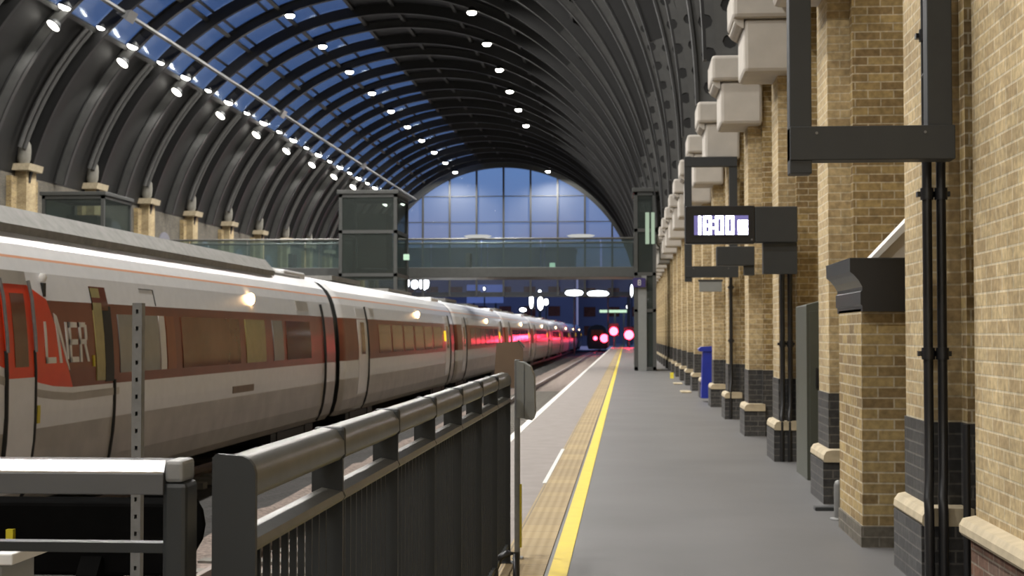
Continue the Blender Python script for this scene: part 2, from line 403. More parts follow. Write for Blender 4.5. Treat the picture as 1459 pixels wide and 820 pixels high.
t = empty('speaker_box', (1.32, 21.75, 2.5)); tag(t, 'small dark wall box under the clock display on the next pier', 'wall box')
MB().box(0, .55, -.1, .1, .0, .28).build('casing', 'steel_dark', t, bevel=.01); MB().box(.4, .55, -.06, .1, -.14, .02).build('bracket', 'steel_dark', t)
t = empty('wall_sign', (1.50, 30.45, 2.42)); tag(t, 'small grey sign on an arm below the farther bracket frame', 'wall sign')
MB().box(0, .46, -.03, .03, -.05, .16).build('sign_board', 'grey_plastic', t, bevel=.006); MB().box(-.02, .48, -.035, .04, .16, .20).build('arm', 'steel_dark', t)

# low brick block with black cornice
t = empty('brick_block', (1.66, 10.6, 0)); tag(t, 'low brick block topped by a black moulded cornice', 'brick block')
MB().box(0, .33, 0, 1.1, .0, 1.68).build('brick_base', 'brick', t)
m = MB(); prof = [(0, 1.66), (0, 1.70), (-.012, 1.71), (-.012, 1.80), (0, 1.81), (0, 1.835), (-.025, 1.88), (-.06, 1.92), (-.085, 1.94), (-.085, 2.03), (.33, 2.03), (.33, 1.66)]
m.prism(prof, 'y', -.06, 1.18)
m.build('cornice', 'black', t)
MB().box(-.086, .33, -.065, 1.19, 2.03, 2.038).build('cornice_lid', 'steel_dark', t)
MB().box(-.012, .33, -.012, 1.1, 0, .15).build('base_course', 'brick_grey', bpy.data.objects['brick_block'])
t = empty('sloped_coping', (1.80, 11.25, 2.04)); tag(t, 'white sloping coping rising behind the black cornice', 'coping')
MB().prism([(0.02, 0), (.9, 0), (.9, .86)], 'y', -.02, .16).build('side_panel', 'stone_white', t)
MB().prism([(0, 0), (.05, 0), (.93, .88), (.88, .93)], 'y', -.06, .2).build('top_rail', 'white_line', t)
# bollard and plate by the block
t = empty('grey_bollard', (1.715, 12.15, 0)); tag(t, 'small grey post on the floor between brick block and pier', 'bollard')
MB().lathe([(.04, 0), (.04, .28), (.03, .31), (.01, .32)], n=14).build('post', 'galv', t)
MB().lathe([(.075, 0), (.075, .012), (.05, .02)], n=14).build('base_flange', 'galv', t)
tag(MB().box(1.60, 1.78, 12.75, 12.87, 0, .03).build('floor_plate', 'steel_dark', bevel=.004), 'small dark plate lying on the floor beside the small grey post', 'floor plate')
# cabinets between piers
t = empty('equipment_cabinet', (1.855, 15.4, 0)); tag(t, 'tall grey green cabinet between the second and third piers', 'cabinet')
MB().prism([(0, 0), (.75, 0), (.75, 2.0), (.0, 1.80)], 'y', 0, .95).build('body', 'cabinet', t, bevel=.01)
MB().box(.03, .72, -.015, 0, .08, 1.74).build('door', 'cabinet', t, bevel=.004)
MB().box(.09, .12, -.04, -.012, .95, 1.15).build('handle', 'black', t)
# blue bin
t = empty('blue_bin', (1.86, 33.2, 0)); tag(t, 'blue wheeled bin standing between brick piers', 'bin')
MB().prism([(-.20, .08), (.20, .08), (.24, 1.12), (-.16, 1.12)], 'y', -.22, .22).build('body', 'blue_bin', t, bevel=.02)
MB().prism([(-.24, 1.12), (.27, 1.12), (.27, 1.17), (.2, 1.24), (-.2, 1.22), (-.26, 1.17)], 'y', -.25, .25).build('lid', 'blue_bin', t, bevel=.01)
for y in (-.2, .16): MB().tube([(.16, y, .09), (.16, y+.05, .09)], .09, 14).build('wheel', 'black', t)
# pale stone blocks & yellow sign further on
for i, (x, y, lab) in enumerate(((1.50, 38.4, 'pale flat stone on the floor beyond the blue bin, the nearer of two'), (1.52, 44.8, 'pale flat stone on the floor beyond the blue bin, the farther of two'))):
    tag(MB().box(x-.10, x+.16, y-.45, y+.45, 0, .035).build('floor_stone', 'stone', bevel=.01), lab, 'stone slab', 'pale stones on the floor')
t = empty('wet_floor_sign', (1.55, 50.5, 0)); tag(t, 'small yellow folding sign on the floor by distant piers', 'floor sign')
for s in (-1, 1): MB().prism([(s*.08, 0), (s*.08+.02, 0), (.012, .20), (-.012, .20)], 'x', -.06, .06).build('sign_leaf', 'yellow_tag', t)

# ------------------------------------------------------------------ roof
PHI_L = math.radians(166.5); PHI_R = math.radians(1.0)
def arc_band(mb, r0, r1, y0, y1, p0, p1, n, mi=0):
    vs = []
    for i in range(n+1):
        p = p0+(p1-p0)*i/n
        a = arc(p, r0); c = arc(p, r1)
        vs += [(a[0], y0, a[1]), (a[0], y1, a[1]), (c[0], y1, c[1]), (c[0], y0, c[1])]
    fs = []
    for i in range(n):
        o = i*4
        for k in range(4): fs.append([o+k, o+(k+1) % 4, o+4+(k+1) % 4, o+4+k])
    fs += [[3, 2, 1, 0], [n*4, n*4+1, n*4+2, n*4+3]]
    return mb.add(vs, fs, mi)
def web(mb, r0, r1, t, p0, p1, cells):
    # plate with a round hole in every cell
    for c in range(cells):
        a = p0+(p1-p0)*c/cells; b2 = p0+(p1-p0)*(c+1)/cells
        am = (a+b2)/2; rm = (r0+r1)/2; ra = min((r1-r0)*.27, abs(b2-a)*rm*.3); rp = ra/rm
        outer = [(r0, a), (r0, am), (r0, b2), (rm, b2), (r1, b2), (r1, am), (r1, a), (rm, a)]
        ang = [math.radians(x) for x in (225, 270, 315, 0, 45, 90, 135, 180)]
        inner = [(rm+ra*math.sin(x), am+rp*math.cos(x)) for x in ang]
        vs = []
        for y in (-t/2, t/2):
            for r, p in outer+inner:
                q = arc(p, r); vs.append((q[0], y, q[1]))
        fs = []
        for s in (0, 16):
            for k in range(8): fs.append([s+k, s+(k+1) % 8, s+8+(k+1) % 8, s+8+k])
        for k in range(8): fs.append([8+k, 8+(k+1) % 8, 24+(k+1) % 8, 24+k])
        mb.add(vs, fs)
        mb.add([vs[8+k][:1]+(-t*.25,)+vs[8+k][2:] for k in range(8)]+[vs[8+k][:1]+(t*.25,)+vs[8+k][2:] for k in range(8)], [list(range(8)), list(range(8, 16))[::-1]]+[[k, (k+1) % 8, 8+(k+1) % 8, 8+k] for k in range(8)], 2)   # dark plug, the shade of the hole put into its colour
def rib():
    r = empty('roof_rib', (0, 0, 0))
    m = MB(); web(m, RI, RI+.50, .09, PHI_R, math.radians(22), 9); arc_band(m, RI, RI+.5, -.045, .045, math.radians(22), math.radians(46), 20); arc_band(m, RI, RI+.5, -.045, .045, math.radians(46), math.radians(134), 50, 1); arc_band(m, RI, RI+.5, -.12, .12, math.radians(134), PHI_L, 30); m.build('web', ['iron', 'iron_mid', 'iron_dark'], r)  # web tone falls from lit flanks to a shaded crown, painted in
    m = MB(); arc_band(m, RI-.03, RI+.02, -.14, .14, PHI_R, PHI_L, 96); m.build('inner_flange', 'iron_mid', r)
    m = MB(); arc_band(m, RI+.44, RI+.50, -.24, .24, PHI_R, PHI_L, 96); m.build('outer_flange', 'iron_dark', r)
    return r
def slim_rib():
    r = empty('roof_rib', (0, 0, 0)); PL = math.radians(174)
    m = MB(); web(m, RI+.08, RI+.50, .09, PHI_R, math.radians(16), 7); m.build('web_foot', ['iron', 'iron_mid', 'iron_dark'], r)  # foot takes the lit tone, the arch above the shaded one
    m = MB(); arc_band(m, RI-.10, RI+.50, -.045, .045, math.radians(16), PL, 90); m.build('web', 'iron_dark', r)
    for yy in (-1.3, -.75): MB().tube([(arc(math.radians(a), RI+.22)[0], yy, arc(math.radians(a), RI+.22)[1]) for a in range(138, 163, 3)], .11, 8).build('bracing_tube', 'iron', r)
    m = MB(); arc_band(m, RI-.12, RI-.07, -.11, .11, PHI_R, PL, 96); m.build('inner_flange', 'iron_dark', r)
    return r
rb0 = rib(); rb1 = slim_rib()
for k in range(0, KN+1):
    r = (rb0, rb1)[k] if k < 2 else copy_tree((rb0, rb1)[k % 2])
    r.location = (0, ry(k)+.1, 0)
    if k % 2: tag(r, 'slim black iron arched rib between the broad grey roof ribs', 'roof rib', 'slim black roof ribs')
    else: tag(r, 'broad grey iron arched rib crossing the train shed roof', 'roof rib', 'broad grey roof ribs')
# roof skin
m = MB()
yA, yB = -12, YE
arc_band(m, RI+.50, RI+.62, yA, yB, 0, math.radians(43), 30, 1); arc_band(m, RI+.50, RI+.62, yA, yB, math.radians(43), math.radians(99), 34)
arc_band(m, RI+.50, RI+.62, yA, yB, math.radians(137.5), math.radians(173), 24, 1)
arc_band(m, RI+.50, RI+.62, yA, 18.0, math.radians(99), math.radians(137.5), 16)
struct(m.build('ceiling', ['roof_dark', 'roof_grey']))
# skylights, one to a bay
n = 1
for k in range(2, KN):
    y0, y1 = ry(k)+.02, ry(k+1)-.02
    m = MB(); arc_band(m, RI+.54, RI+.56, y0, y1, math.radians(99), math.radians(137.5), 14)
    o = struct(m.build('window_%d' % n, 'glass_clear')); n += 1
    fb = MB()
    for j in range(0, 6):
        p = math.radians(99+38.5*j/5); arc_band(fb, RI+.46, RI+.60, y0, y1, p-.004, p+.004, 1)
    fb.build('glazing_bar', 'iron_mid', o)
# purlins
tn = 4
for deg in (43, 62, 76, 90, 99, 112, 124, 137.6):
    p = math.radians(deg); m = MB(); arc_band(m, RI+.30, RI+.44, -2, YE, p-.007, p+.007, 1)
    struct(m.build('trim_%d' % tn, 'iron_mid')); tn += 1
# walkway rail with gussets on the left
for deg in (131.6,):
    q = arc(math.radians(deg), RI-.12)
    m = MB(); m.box(q[0]-.10, q[0]+.10, 40, YE, q[1]-.06, q[1]+.06)
    for yy in (66.0, ry(20), ry(27)):
        m.prism([(q[0]-.35, q[1]), (q[0]+.35, q[1]+.12), (q[0]+.1, q[1]-.35)], 'y', yy-.5, yy+.5)
    tag(m.build('walkway_beam', 'galv'), 'grey maintenance beam running along the left roof slope', 'beam')

# ------------------------------------------------------------------ far gable
def gable():
    ROUT = RI+.5
    m = MB(); arc_band(m, RI-.32, RI+.6, YE-.3, YE+.3, math.radians(-4), math.radians(184), 90)
    struct(m.build('wall_end', 'bridge_steel'))
    g = MB(); pts = []
    N = 60
    zb = 5.6
    for i in range(N+1):
        p = math.radians(2)+(math.radians(176))*i/N; a = arc(p, RI-.3); pts.append((a[0], max(a[1], zb)))
    g.prism([(pts[0][0], zb)]+pts+[(pts[-1][0], zb)], 'y', YE-.02, YE+.02)
    gw = struct(g.build('window_%d' % (n+1), 'glass_end'))
    b = MB()
    for i in range(-4, 5):
        x = CX+i*2.955; zt = CZ+math.sqrt(max(0, (RI-.3)**2-(x-CX)**2)); b.box(x-.10, x+.10, YE-.22, YE+.1, zb, zt)
    b.build('mullion', 'bridge_steel', gw)
    b = MB()
    for z in (16.55, 13.73, 10.9, 8.1, 5.6):
        hw = math.sqrt(max(0, (RI-.3)**2-(z-CZ)**2)); b.box(CX-hw, CX+hw, YE-.12, YE+.06, z-.045, z+.045)
    b.build('transom', 'bridge_steel', gw)
gable()
# closing walls
struct(MB().box(-29, 3.4, -12.3, -12, 0, 21).build('wall_back', 'brick'))

# left wall with its own piers
lw = MB(); lw.box(-28.8, -28.0, -12, YE, 0, 12.2); struct(lw.build('wall_left', 'brick_grey'))
def left_pier():
    r = empty('brick_pier', (-28.0, 0, 0))
    MB().box(0, .55, -.55, .55, 0, 9.35).build('shaft', 'brick_pale', r)
    MB().box(0, .25, -1.5, -.9, 0, 8.7).box(0, .25, .9, 1.5, 0, 8.7).build('side_pilaster', 'brick', r)
    MB().lathe([(.22, 9.3), (.30, 9.5), (.33, 9.9), (.31, 10.2), (.20, 10.4), (.05, 10.45)], (.45, -.62, 0), 14).build('capital', 'stone_grey', r)
    m = MB(); m.prism([(0, 9.0), (.82, 9.0), (.9, 9.3), (0, 9.3)], 'y', -1.0, .6); m.build('stone_band', 'stone', r)
    return r
lp = left_pier(); first = True
def left_opening():
    m = MB(); pts = [(-1.5, 0), (1.5, 0)]+[(1.5*math.cos(math.radians(a)), 6.2+1.5*math.sin(math.radians(a))) for a in range(0, 181, 15)]
    m.prism(pts, 'x', 0, .06); return m
for i in range(5, 18):
    p = lp if first else copy_tree(lp); first = False
    p.location = (-28.0, ry(2*i+1)+.3, 0); tag(p, 'pale brick pier with rounded capital on the far left wall', 'brick pier', 'brick piers along the left wall')
for i in range(5, 17):
    o = left_opening().build('window_%d' % (n+2+i), 'dark_blue', loc=(-28.0, ry(2*i+2), 0)); struct(o)

# ------------------------------------------------------------------ roof lamps
def lamp(kind):
    r = empty('roof_lamp', (0, 0, 0))
    if kind == 'disc':
        MB().lathe([(.30, .0), (.30, .10), (.16, .26), (.05, .28)], n=18).build('housing', 'steel_dark', r)
        MB().lathe([(.30, -.03), (.30, .0)], n=18).build('lens', 'lamp_disc', r)
    else:
        R = .25
        MB().lathe([(R+.03, .0), (R+.03, .10), (.12, .26), (.05, .30)], n=18).build('housing', 'steel_dark', r)
        MB().lathe([(.04, -.16), (R*.7, -.13), (R, -.05), (R, 0)], n=18).build('lens', 'lamp', r)
    return r
def spot(loc, target, power, size, blend=.5, rad=.3, col=(1, .965, .915)):
    l = bpy.data.lights.new('lamp_light', 'SPOT'); l.energy = power; l.spot_size = math.radians(size); l.spot_blend = blend
    l.shadow_soft_size = rad; l.color = col
    o = bpy.data.objects.new('lamp_light', l); COL.objects.link(o); o.location = loc
    d = Vector(target)-Vector(loc); o.rotation_euler = d.to_track_quat('-Z', 'Y').to_euler(); return o
lp0 = lamp('bulb'); ld0 = lamp('disc'); used = [False, False]
def place(kind, loc, label, group, rot=None):
    i = 0 if kind == 'bulb' else 1
    src = (lp0, ld0)[i]; o = src if not used[i] else copy_tree(src); used[i] = True
    o.location = loc
    o.rotation_euler = rot if rot else (0, 0, 0)
    tag(o, label, 'roof lamp', group)
    return o
POW = 4300
for k in range(-2, KN+1, 2):
    y = ry(k)+.1
    for X, lab in ((-18.3, 'white lamp in the roof row left of the crown'), (-8.3, 'white lamp in the roof row right of the crown')):
        z = CZ+math.sqrt((RI-.12)**2-(X-CX)**2)
        if X > -10 and 26 < k < 34: continue
        if k >= 14: place('bulb', (X, y, z-.05), lab, 'roof lamps beside the crown')
        elif k >= -2: place('bulb', (X, y, z-.05), lab, 'roof lamps beside the crown')
        spot((X, y-.0, z-.32), (X+(2 if X > -10 else -1), y, 0), POW*(1.25 if X > -10 else 1), 165, .6)
for k in range(10, KN+1):
    y = ry(k)-.2; X = -23.9; z = CZ+math.sqrt((RI-.15)**2-(X-CX)**2)
    o = place('bulb', (X, y-.35, z+.28), 'white lamp in the lower roof row on the left', 'roof lamps along the left slope', rot=(0, math.radians(20), 0))
    if k % 2: o.scale = (.7, .7, .7)
for k in range(12, KN, 2):
    y = ry(k)-.2; X = -24.45; z = CZ+math.sqrt((RI-.15)**2-(X-CX)**2)
    place('disc', (X, y-.2, z+.12), 'tilted floodlight shining down a rib on the left', 'floodlights on the left slope', rot=(math.radians(-26), math.radians(32), 0))
for k in range(10, 28, 2):
    X = -24.45; z = CZ+math.sqrt((RI-.35)**2-(X-CX)**2); y = ry(k)-.2
    spot((X+.1, y-.35, z-.35), (-27.0, y+.25, 11.0), 500, 80, .8, .12)
# small lamp at right-hand end by the gable
# unseen strip lamps added above and behind the camera for rail highlight and fill
for i, (x, y) in enumerate(((-2.7, .95), (-2.7, -3.5), (.7, -2.2), (.7, -6.0))):
    t = empty('fill_strip', (x, y, 4.6)); tag(t, 'long unseen strip lamp added over the concourse as fill', 'strip light', 'added fill strips over the concourse')
    MB().box(-1.3, 1.3, -.09, .09, 0, .08).build('housing', 'galv', t); MB().box(-1.25, 1.25, -.06, .06, -.03, 0).build('tube', 'strip', t)
    for sx in (-1, 1): MB().tube([(sx, 0, .08), (sx, 0, 10.5)], .01, 6).build('hanger', 'black', t)
    l = bpy.data.lights.new('strip', 'AREA'); l.shape = 'RECTANGLE'; l.size = 2.5; l.size_y = .12; l.energy = 45 if y > 0 else 120; l.color = (1, .97, .92)
    o = bpy.data.objects.new('strip_glow', l); COL.objects.link(o); o.location = (x, y, 4.56)

# ------------------------------------------------------------------ train
TX = -8.0
PROF = [(1.16, -.42), (1.26, -.30), (1.335, -.05), (1.385, .30), (1.40, .60), (1.40, 1.10), (1.375, 1.50), (1.33, 1.90), (1.26, 2.20), (1.20, 2.36), (1.10, 2.52), (.90, 2.70), (.60, 2.82), (.25, 2.88), (0, 2.89)]
def hw(z):
    for (a, za), (b2, zb) in zip(PROF, PROF[1:]):
        if za <= z <= zb: return a+(b2-a)*(z-za)/(zb-za)
    return PROF[0][0]
ZZ = [(-.42, -.30, 1), (-.30, -.05, 1), (-.05, .20, 1), (.20, .44, 1), (.44, .60, 0), (.60, .87, 0), (.87, 1.10, 2), (1.10, 1.50, 2), (1.50, 1.89, 2), (1.89, 2.05, 0), (2.05, 2.20, 0), (2.20, 2.35, 0), (2.35, 2.38, 3), (2.38, 2.45, 0), (2.45, 2.52, 0), (2.52, 2.70, 0), (2.70, 2.82, 0), (2.82, 2.88, 0), (2.88, 2.89, 0)]
def body(L):
    m = MB(); st = [0, .12, .3, L-.3, L-.12, L]; inset = [.10, .02, 0, 0, .02, .10]
    for s in (1, -1):
        for z0, z1, mi in ZZ:
            vs = []
            for y, i in zip(st, inset):
                vs += [(s*max(0, hw(z0)-i), y, z0), (s*max(0, hw(z1)-i), y, z1)]
            m.add(vs, [[2*j, 2*j+2, 2*j+3, 2*j+1] for j in range(len(st)-1)], mi, True)
    for y, i in ((0, .10), (L, .10)):
        pts = [(max(0, h-i), z) for h, z in PROF]; pts = pts+[(-a, z) for a, z in pts[::-1][1:]]
        m.add([(a, y, z) for a, z in pts], [list(range(len(pts)))], 4)
    m.add([(-1.16, 0, -.42), (1.16, 0, -.42), (1.16, L, -.42), (-1.16, L, -.42)], [[0, 1, 2, 3]], 4)
    return m
BM = ['train_white', 'train_grey', 'train_band', 'orange_line', 'rubber']
def patch(m, ys, lo, hi, off, nz=6, mi=0, side=1):
    # sheet hugging the body side between curves lo(y) and hi(y)
    vs = []
    for y in ys:
        for j in range(nz+1):
            z = lo(y)+(hi(y)-lo(y))*j/nz; vs.append((side*(hw(z)+off), y, z))
    k = nz+1
    m.add(vs, [[i*k+j, (i+1)*k+j, (i+1)*k+j+1, i*k+j+1] for i in range(len(ys)-1) for j in range(nz)], mi, True)
    # rim so the sheet has thickness
    vb = []
    for y in ys:
        for z in (lo(y), hi(y)): vb += [(side*(hw(z)+off), y, z), (side*(hw(z)-.01), y, z)]
    m.add(vb, [[4*i+a, 4*i+4+a, 4*i+5+a, 4*i+1+a] for i in range(len(ys)-1) for a in (0, 2)], mi)
    for y in (ys[0], ys[-1]):
        ve = []
        for j in range(nz+1):
            z = lo(y)+(hi(y)-lo(y))*j/nz; ve += [(side*(hw(z)+off), y, z), (side*(hw(z)-.01), y, z)]
        m.add(ve, [[2*j, 2*j+2, 2*j+3, 2*j+1] for j in range(nz)], mi)
    return m
def rect(y0, y1, z0, z1, off=.012): return patch(MB(), [y0, y1], lambda y: z0, lambda y: z1, off)
def gasket(y, z0=-.40, z1=2.30, r=.03):
    m = MB(); zs = [z0+(z1-z0)*j/14 for j in range(15)]
    m.tube([(hw(z)+.004, y, z) for z in zs], r, 6); return m
def pole(y, z0, z1, m='galv', r=.02):
    zs = [z0+(z1-z0)*j/8 for j in range(9)]; return MB().tube([(hw(z)+.035, y, z) for z in zs], r, 6)
train = empty('passenger_train', (TX, 10.8, -.0)); tag(train, 'long white passenger train with a dark red window band at the platform', 'train')
L = 22.6
def bogie(c, y):
    m = MB(); m.box(-1.15, 1.15, y-1.9, y+1.9, -.62, -.44)
    for yy in (y-1.25, y+1.25):
        for s in (-1, 1): m.tube([(s*.72, yy, -.43), (s*.86, yy, -.43)], .42*.0+.30, 18)
    for s in (-1, 1):
        for yy in (y-1.25, y+1.25): m.box(s*1.05-.12, s*1.05+.12, yy-.2, yy+.2, -.62, -.35)
    m.build('bogie', 'rubber', c)
def roof_gear(c, near):
    m = MB()
    if near:
        m.prism([(.55, 2.80), (.98, 2.66), (1.0, 2.76), (.80, 2.99), (.40, 3.06), (.0, 3.06), (0, 2.86)], 'y', .5, 18.2)
        m.prism([(.55, 2.80), (.90, 2.70), (.88, 2.76), (.6, 2.90), (0, 2.93)], 'y', 18.2, 21.0)
    else:
        m.box(-.6, .6, 2.5, 6.5, 2.86, 2.98); MB().box(-.5, .5, 12, 17, 2.86, 2.95).build('roof_fan_cover', 'roofgear', c)
    m.build('roof_equipment', 'roofgear', c)
    MB().tube([(.93, .5, 2.715), (.93, 18, 2.715)], .035, 6).build('cable_trunk', 'rubber', c) if near else None
    m = MB(); m.box(-.9, .86, L-3.0, L-1.0, 2.70, 2.86); m.build('roof_glint_pod', 'train_white', c, bevel=.04)  # added white pod standing for a lamp reflection on the roof
def doorlamp(c, y, z=2.13):
    m = MB(); x = hw(z); m.lathe([(.015, -.055), (.045, -.04), (.06, 0), (.045, .04), (.015, .055)], (0, 0, 0), 12)
    o = m.build('indicator_lamp', 'lamp_warm', c, loc=(x+.03, y, z)); o.scale = (1, 2.6, 1.9)
# --- nearest carriage (y from 10.8)
c = body(L).build('carriage', BM, train, loc=(0, 0, 0))
o0 = 10.8
def loc_y(y): return y-o0
wins = [(18.85, 20.5, 'train_grey_pane', 'plain grey pane'), (20.55, 20.8, 'letter', 'pale window edge'), (20.85, 21.25, 'train_orange', 'rust orange window post'), (21.6, 24.9, 'train_glass', None), (25.3, 26.7, 'train_tan', 'plain tan pane'), (27.3, 28.1, 'train_grey_pane', 'plain grey pane'), (28.4, 30.6, 'train_glass', None)]  # panes in plain grey, tan and brown tones
for a, b2, mt, lab in wins:
    w = rect(loc_y(a), loc_y(b2), 1.0, 1.76).build('window', mt, c)
    if lab: w['label'] = lab
import bisect
def ip(tbl):
    xs_ = [t[0] for t in tbl]
    def f(y):
        if y <= xs_[0]: return tbl[0][1]
        if y >= xs_[-1]: return tbl[-1][1]
        i = bisect.bisect_right(xs_, y)-1; a, b_ = tbl[i], tbl[i+1]
        return a[1]+(b_[1]-a[1])*(y-a[0])/(b_[0]-a[0])
    return f
# red end livery with slanted edge
lo = ip([(.1, 1.6), (2.5, 1.38), (4.3, 1.17), (5.0, 1.02), (5.4, .95), (5.8, .90), (6.38, .87)]); hi = ip([(.1, 2.34), (3.0, 2.32), (4.3, 2.26), (4.9, 2.15), (5.4, 2.0), (5.72, 1.90), (6.38, .885)])
patch(MB(), [.1, 1.5, 3, 3.8, 4.3, 4.6, 4.9, 5.2, 5.4, 5.6, 5.72, 5.9, 6.1, 6.25, 6.38], lo, hi, .006, 8).build('red_livery', 'train_red', c)
patch(MB(), [.1, 2, 3.6, 4.3, 4.9, 5.4, 5.8, 6.4], lambda y: .60, lambda y: lo(y)-.0, .004, 4).build('white_swoosh', 'train_white', c)
lo2 = ip([(.1, 1.50), (2.5, 1.28), (4.3, 1.07), (5.0, .93), (5.6, .85), (6.4, .80), (9, .82)])
patch(MB(), [.1, 2, 3.6, 4.3, 4.9, 5.4, 5.8, 6.4, 8], lambda y: lo2(y)-.09, lo2, .009, 2).build('grey_swoosh', 'train_grey', c)
# doors of the near vestibule
d = rect(loc_y(15.28), loc_y(16.02), .0, 2.20, .014).build('door', 'train_red', c); d['label'] = 'red door leaf'
rect(loc_y(15.28), loc_y(16.02), 2.05, 2.20, .018).build('door_header', 'train_grey', c)
rect(loc_y(15.50), loc_y(15.86), 1.14, 1.95, .020).build('door_window', 'train_glass', c)
rect(loc_y(15.28), loc_y(16.02), -.40, 1.02, .018).build('door_lower_panel', 'train_white', c)
for y, zt in ((15.28, 2.1), (16.04, 2.1)):
    pole(loc_y(y), 1.3, zt).build('door_post', 'galv', c)
    gasket(loc_y(y), -.40, 1.32, .032).build('door_gasket', 'rubber', c)
# narrow recessed slot window and second door edge
rect(loc_y(17.98), loc_y(18.28), .92, 2.08, .014).build('slot_window', 'train_tan', c)
rect(loc_y(17.98), loc_y(18.52), 1.80, 2.10, .013).build('slot_header', 'train_glass', c)
rect(loc_y(18.30), loc_y(18.60), .90, 1.86, .013).build('slot_panel', 'rubber', c)
gasket(loc_y(18.62), -.40, .92, .028).build('door_gasket', 'rubber', c)
gasket(loc_y(32.0), -.38, 2.15, .045).build('door_gasket', 'rubber', c)
# letters LNER as raised vinyl on the side
def stroke(m, pts):
    # pts: polygon in (y,z)
    a, b_, c_, d_ = pts; N = 8; vs = []
    for i in range(N+1):
        t_ = i/N
        for p, q in ((a, d_), (b_, c_)):
            y = p[0]+(q[0]-p[0])*t_; z = p[1]+(q[1]-p[1])*t_
            vs += [(hw(z)+.013, loc_y(y), z), (hw(z)-.004, loc_y(y), z)]
    fs = [[0, 1, 3, 2], [4*N, 4*N+2, 4*N+3, 4*N+1]]
    for i in range(N):
        o = 4*i; fs += [[o, o+2, o+6, o+4], [o+1, o+5, o+7, o+3], [o, o+4, o+5, o+1], [o+2, o+3, o+7, o+6]]
    m.add(vs, fs)
def ST(y0, z0, y1, z1, w=.045):
    return [(y0, z0), (y0+w, z0), (y1+w, z1), (y1, z1)]
zt, zb_ = 1.645, 1.165
lt = MB(); stroke(lt, ST(16.37, zt, 16.37, zb_, .06)); stroke(lt, [(16.37, zb_), (16.67, zb_), (16.67, zb_+.07), (16.37, zb_+.07)]); lt.build('letter', 'letter', c)
lt = MB(); stroke(lt, [(16.70, zt+.06), (16.75, zt+.0), (16.86, zb_), (16.78, zb_)]); stroke(lt, [(16.69, zt+.10), (16.77, zt+.07), (17.08, zb_-.09), (16.97, zb_+.02)]); stroke(lt, ST(17.01, zt, 17.02, zb_+.04, .05)); lt.build('letter', 'letter', c)
lt = MB(); stroke(lt, ST(17.11, zt, 17.11, zb_, .06))
for z in (zb_, (zt+zb_)/2-.03, zt-.065): stroke(lt, [(17.11, z), (17.37 if z != zb_+.0 else 17.39, z), (17.38, z+.065), (17.11, z+.065)])
lt.build('letter', 'letter', c)
lt = MB(); stroke(lt, ST(17.44, zt, 17.44, zb_, .06))
stroke(lt, [(17.44, zt-.06), (17.62, zt-.06), (17.66, zt), (17.44, zt)]); stroke(lt, [(17.62, zt-.02), (17.69, zt-.03), (17.69, 1.43), (17.62, 1.44)])
stroke(lt, [(17.44, 1.38), (17.66, 1.38), (17.66, 1.44), (17.44, 1.44)]); stroke(lt, ST(17.58, 1.40, 17.68, zb_, .06)); lt.build('letter', 'letter', c)
rect(loc_y(17.86), loc_y(17.92), 1.10, 1.24, .014).build('yellow_mark', 'yellow_tag', c); rect(loc_y(16.12), loc_y(16.20), .50, .70, .014).build('yellow_mark', 'yellow_tag', c)
# small details
MB().lathe([(.03, -.05), (.05, 0), (.03, .05)], n=10).build('marker_lamp', 'letter', c, loc=(hw(2.15)+.03, loc_y(16.5), 2.15)); MB().box(-.02, .03, -.04, .04, -.16, 0).build('lamp_bracket', 'rubber', c, loc=(hw(2.05)+.0, loc_y(16.5), 2.09))
g = MB(); 
for a, b2, z0, z1 in ((19.9, 20.5, 2.12, 2.13), (20.49, 20.51, 1.9, 2.13)): patch(g, [loc_y(a), loc_y(b2)], lambda y: z0, lambda y: z1, .008, 2)
g.build('hatch_outline', 'rubber', c)
rect(loc_y(29.6), loc_y(30.7), 1.98, 2.18, .012).build('vent_grille', 'train_grey', c)
rect(loc_y(24.4), loc_y(25.8), .50, .62, .008).build('small_lettering', 'brown_panel', c)
doorlamp(c, loc_y(25.94)); bogie(c, 4.0); bogie(c, L-3.4); roof_gear(c, True)
# --- the other carriages
c2 = body(L).build('carriage', BM, train, loc=(0, 23.4, 0))
for a, b2 in ((5.0, 7.0), (7.3, 9.2), (9.5, 11.4), (11.8, 13.7), (14.0, 15.9), (16.3, 18.6)):
    rect(a, b2, 1.0, 1.76).build('window', 'train_glass', c2)
for y in (3.3, L-1.6):
    gasket(y, -.38, 2.2, .04).build('door_gasket', 'rubber', c2)
for a, b2 in ((1.95, 3.25), (L-2.95, L-1.65)):
    rect(a, b2, -.35, 2.15, .010).build('door', 'train_white', c2); rect(a+.4, b2-.4, 1.0, 1.8, .016).build('door_window', 'train_glass', c2)
rect(4.0, 4.6, 1.98, 2.18, .012).build('vent_grille', 'train_grey', c2)
rect(19.3, 19.75, 1.25, 1.62, .014).build('glow_pane', 'yellow_reflection', c2)['label'] = 'yellow reflection painted as a glow on the window band'  # glowing patch stands for a yellow reflection on the glass
doorlamp(c2, 12.9); bogie(c2, 3.4); bogie(c2, L-3.4); roof_gear(c2, False)
bl = MB(); bl.prism([(-1.05, -.3), (1.05, -.3), (1.22, .4), (1.22, 1.8), (1.0, 2.4), (.6, 2.66), (-.6, 2.66), (-1.0, 2.4), (-1.22, 1.8), (-1.22, .4)], 'y', 0, .80)
bel = bl.build('gangway_bellows', 'rubber', train, loc=(0, 22.6, 0))
for i in range(2, 9):
    cc = copy_tree(c2, train); cc.location = (0, 23.4*i, 0)
    bcp = bel.copy(); COL.objects.link(bcp); bcp.parent = train; bcp.location = (0, 22.6+23.4*(i-1), 0)

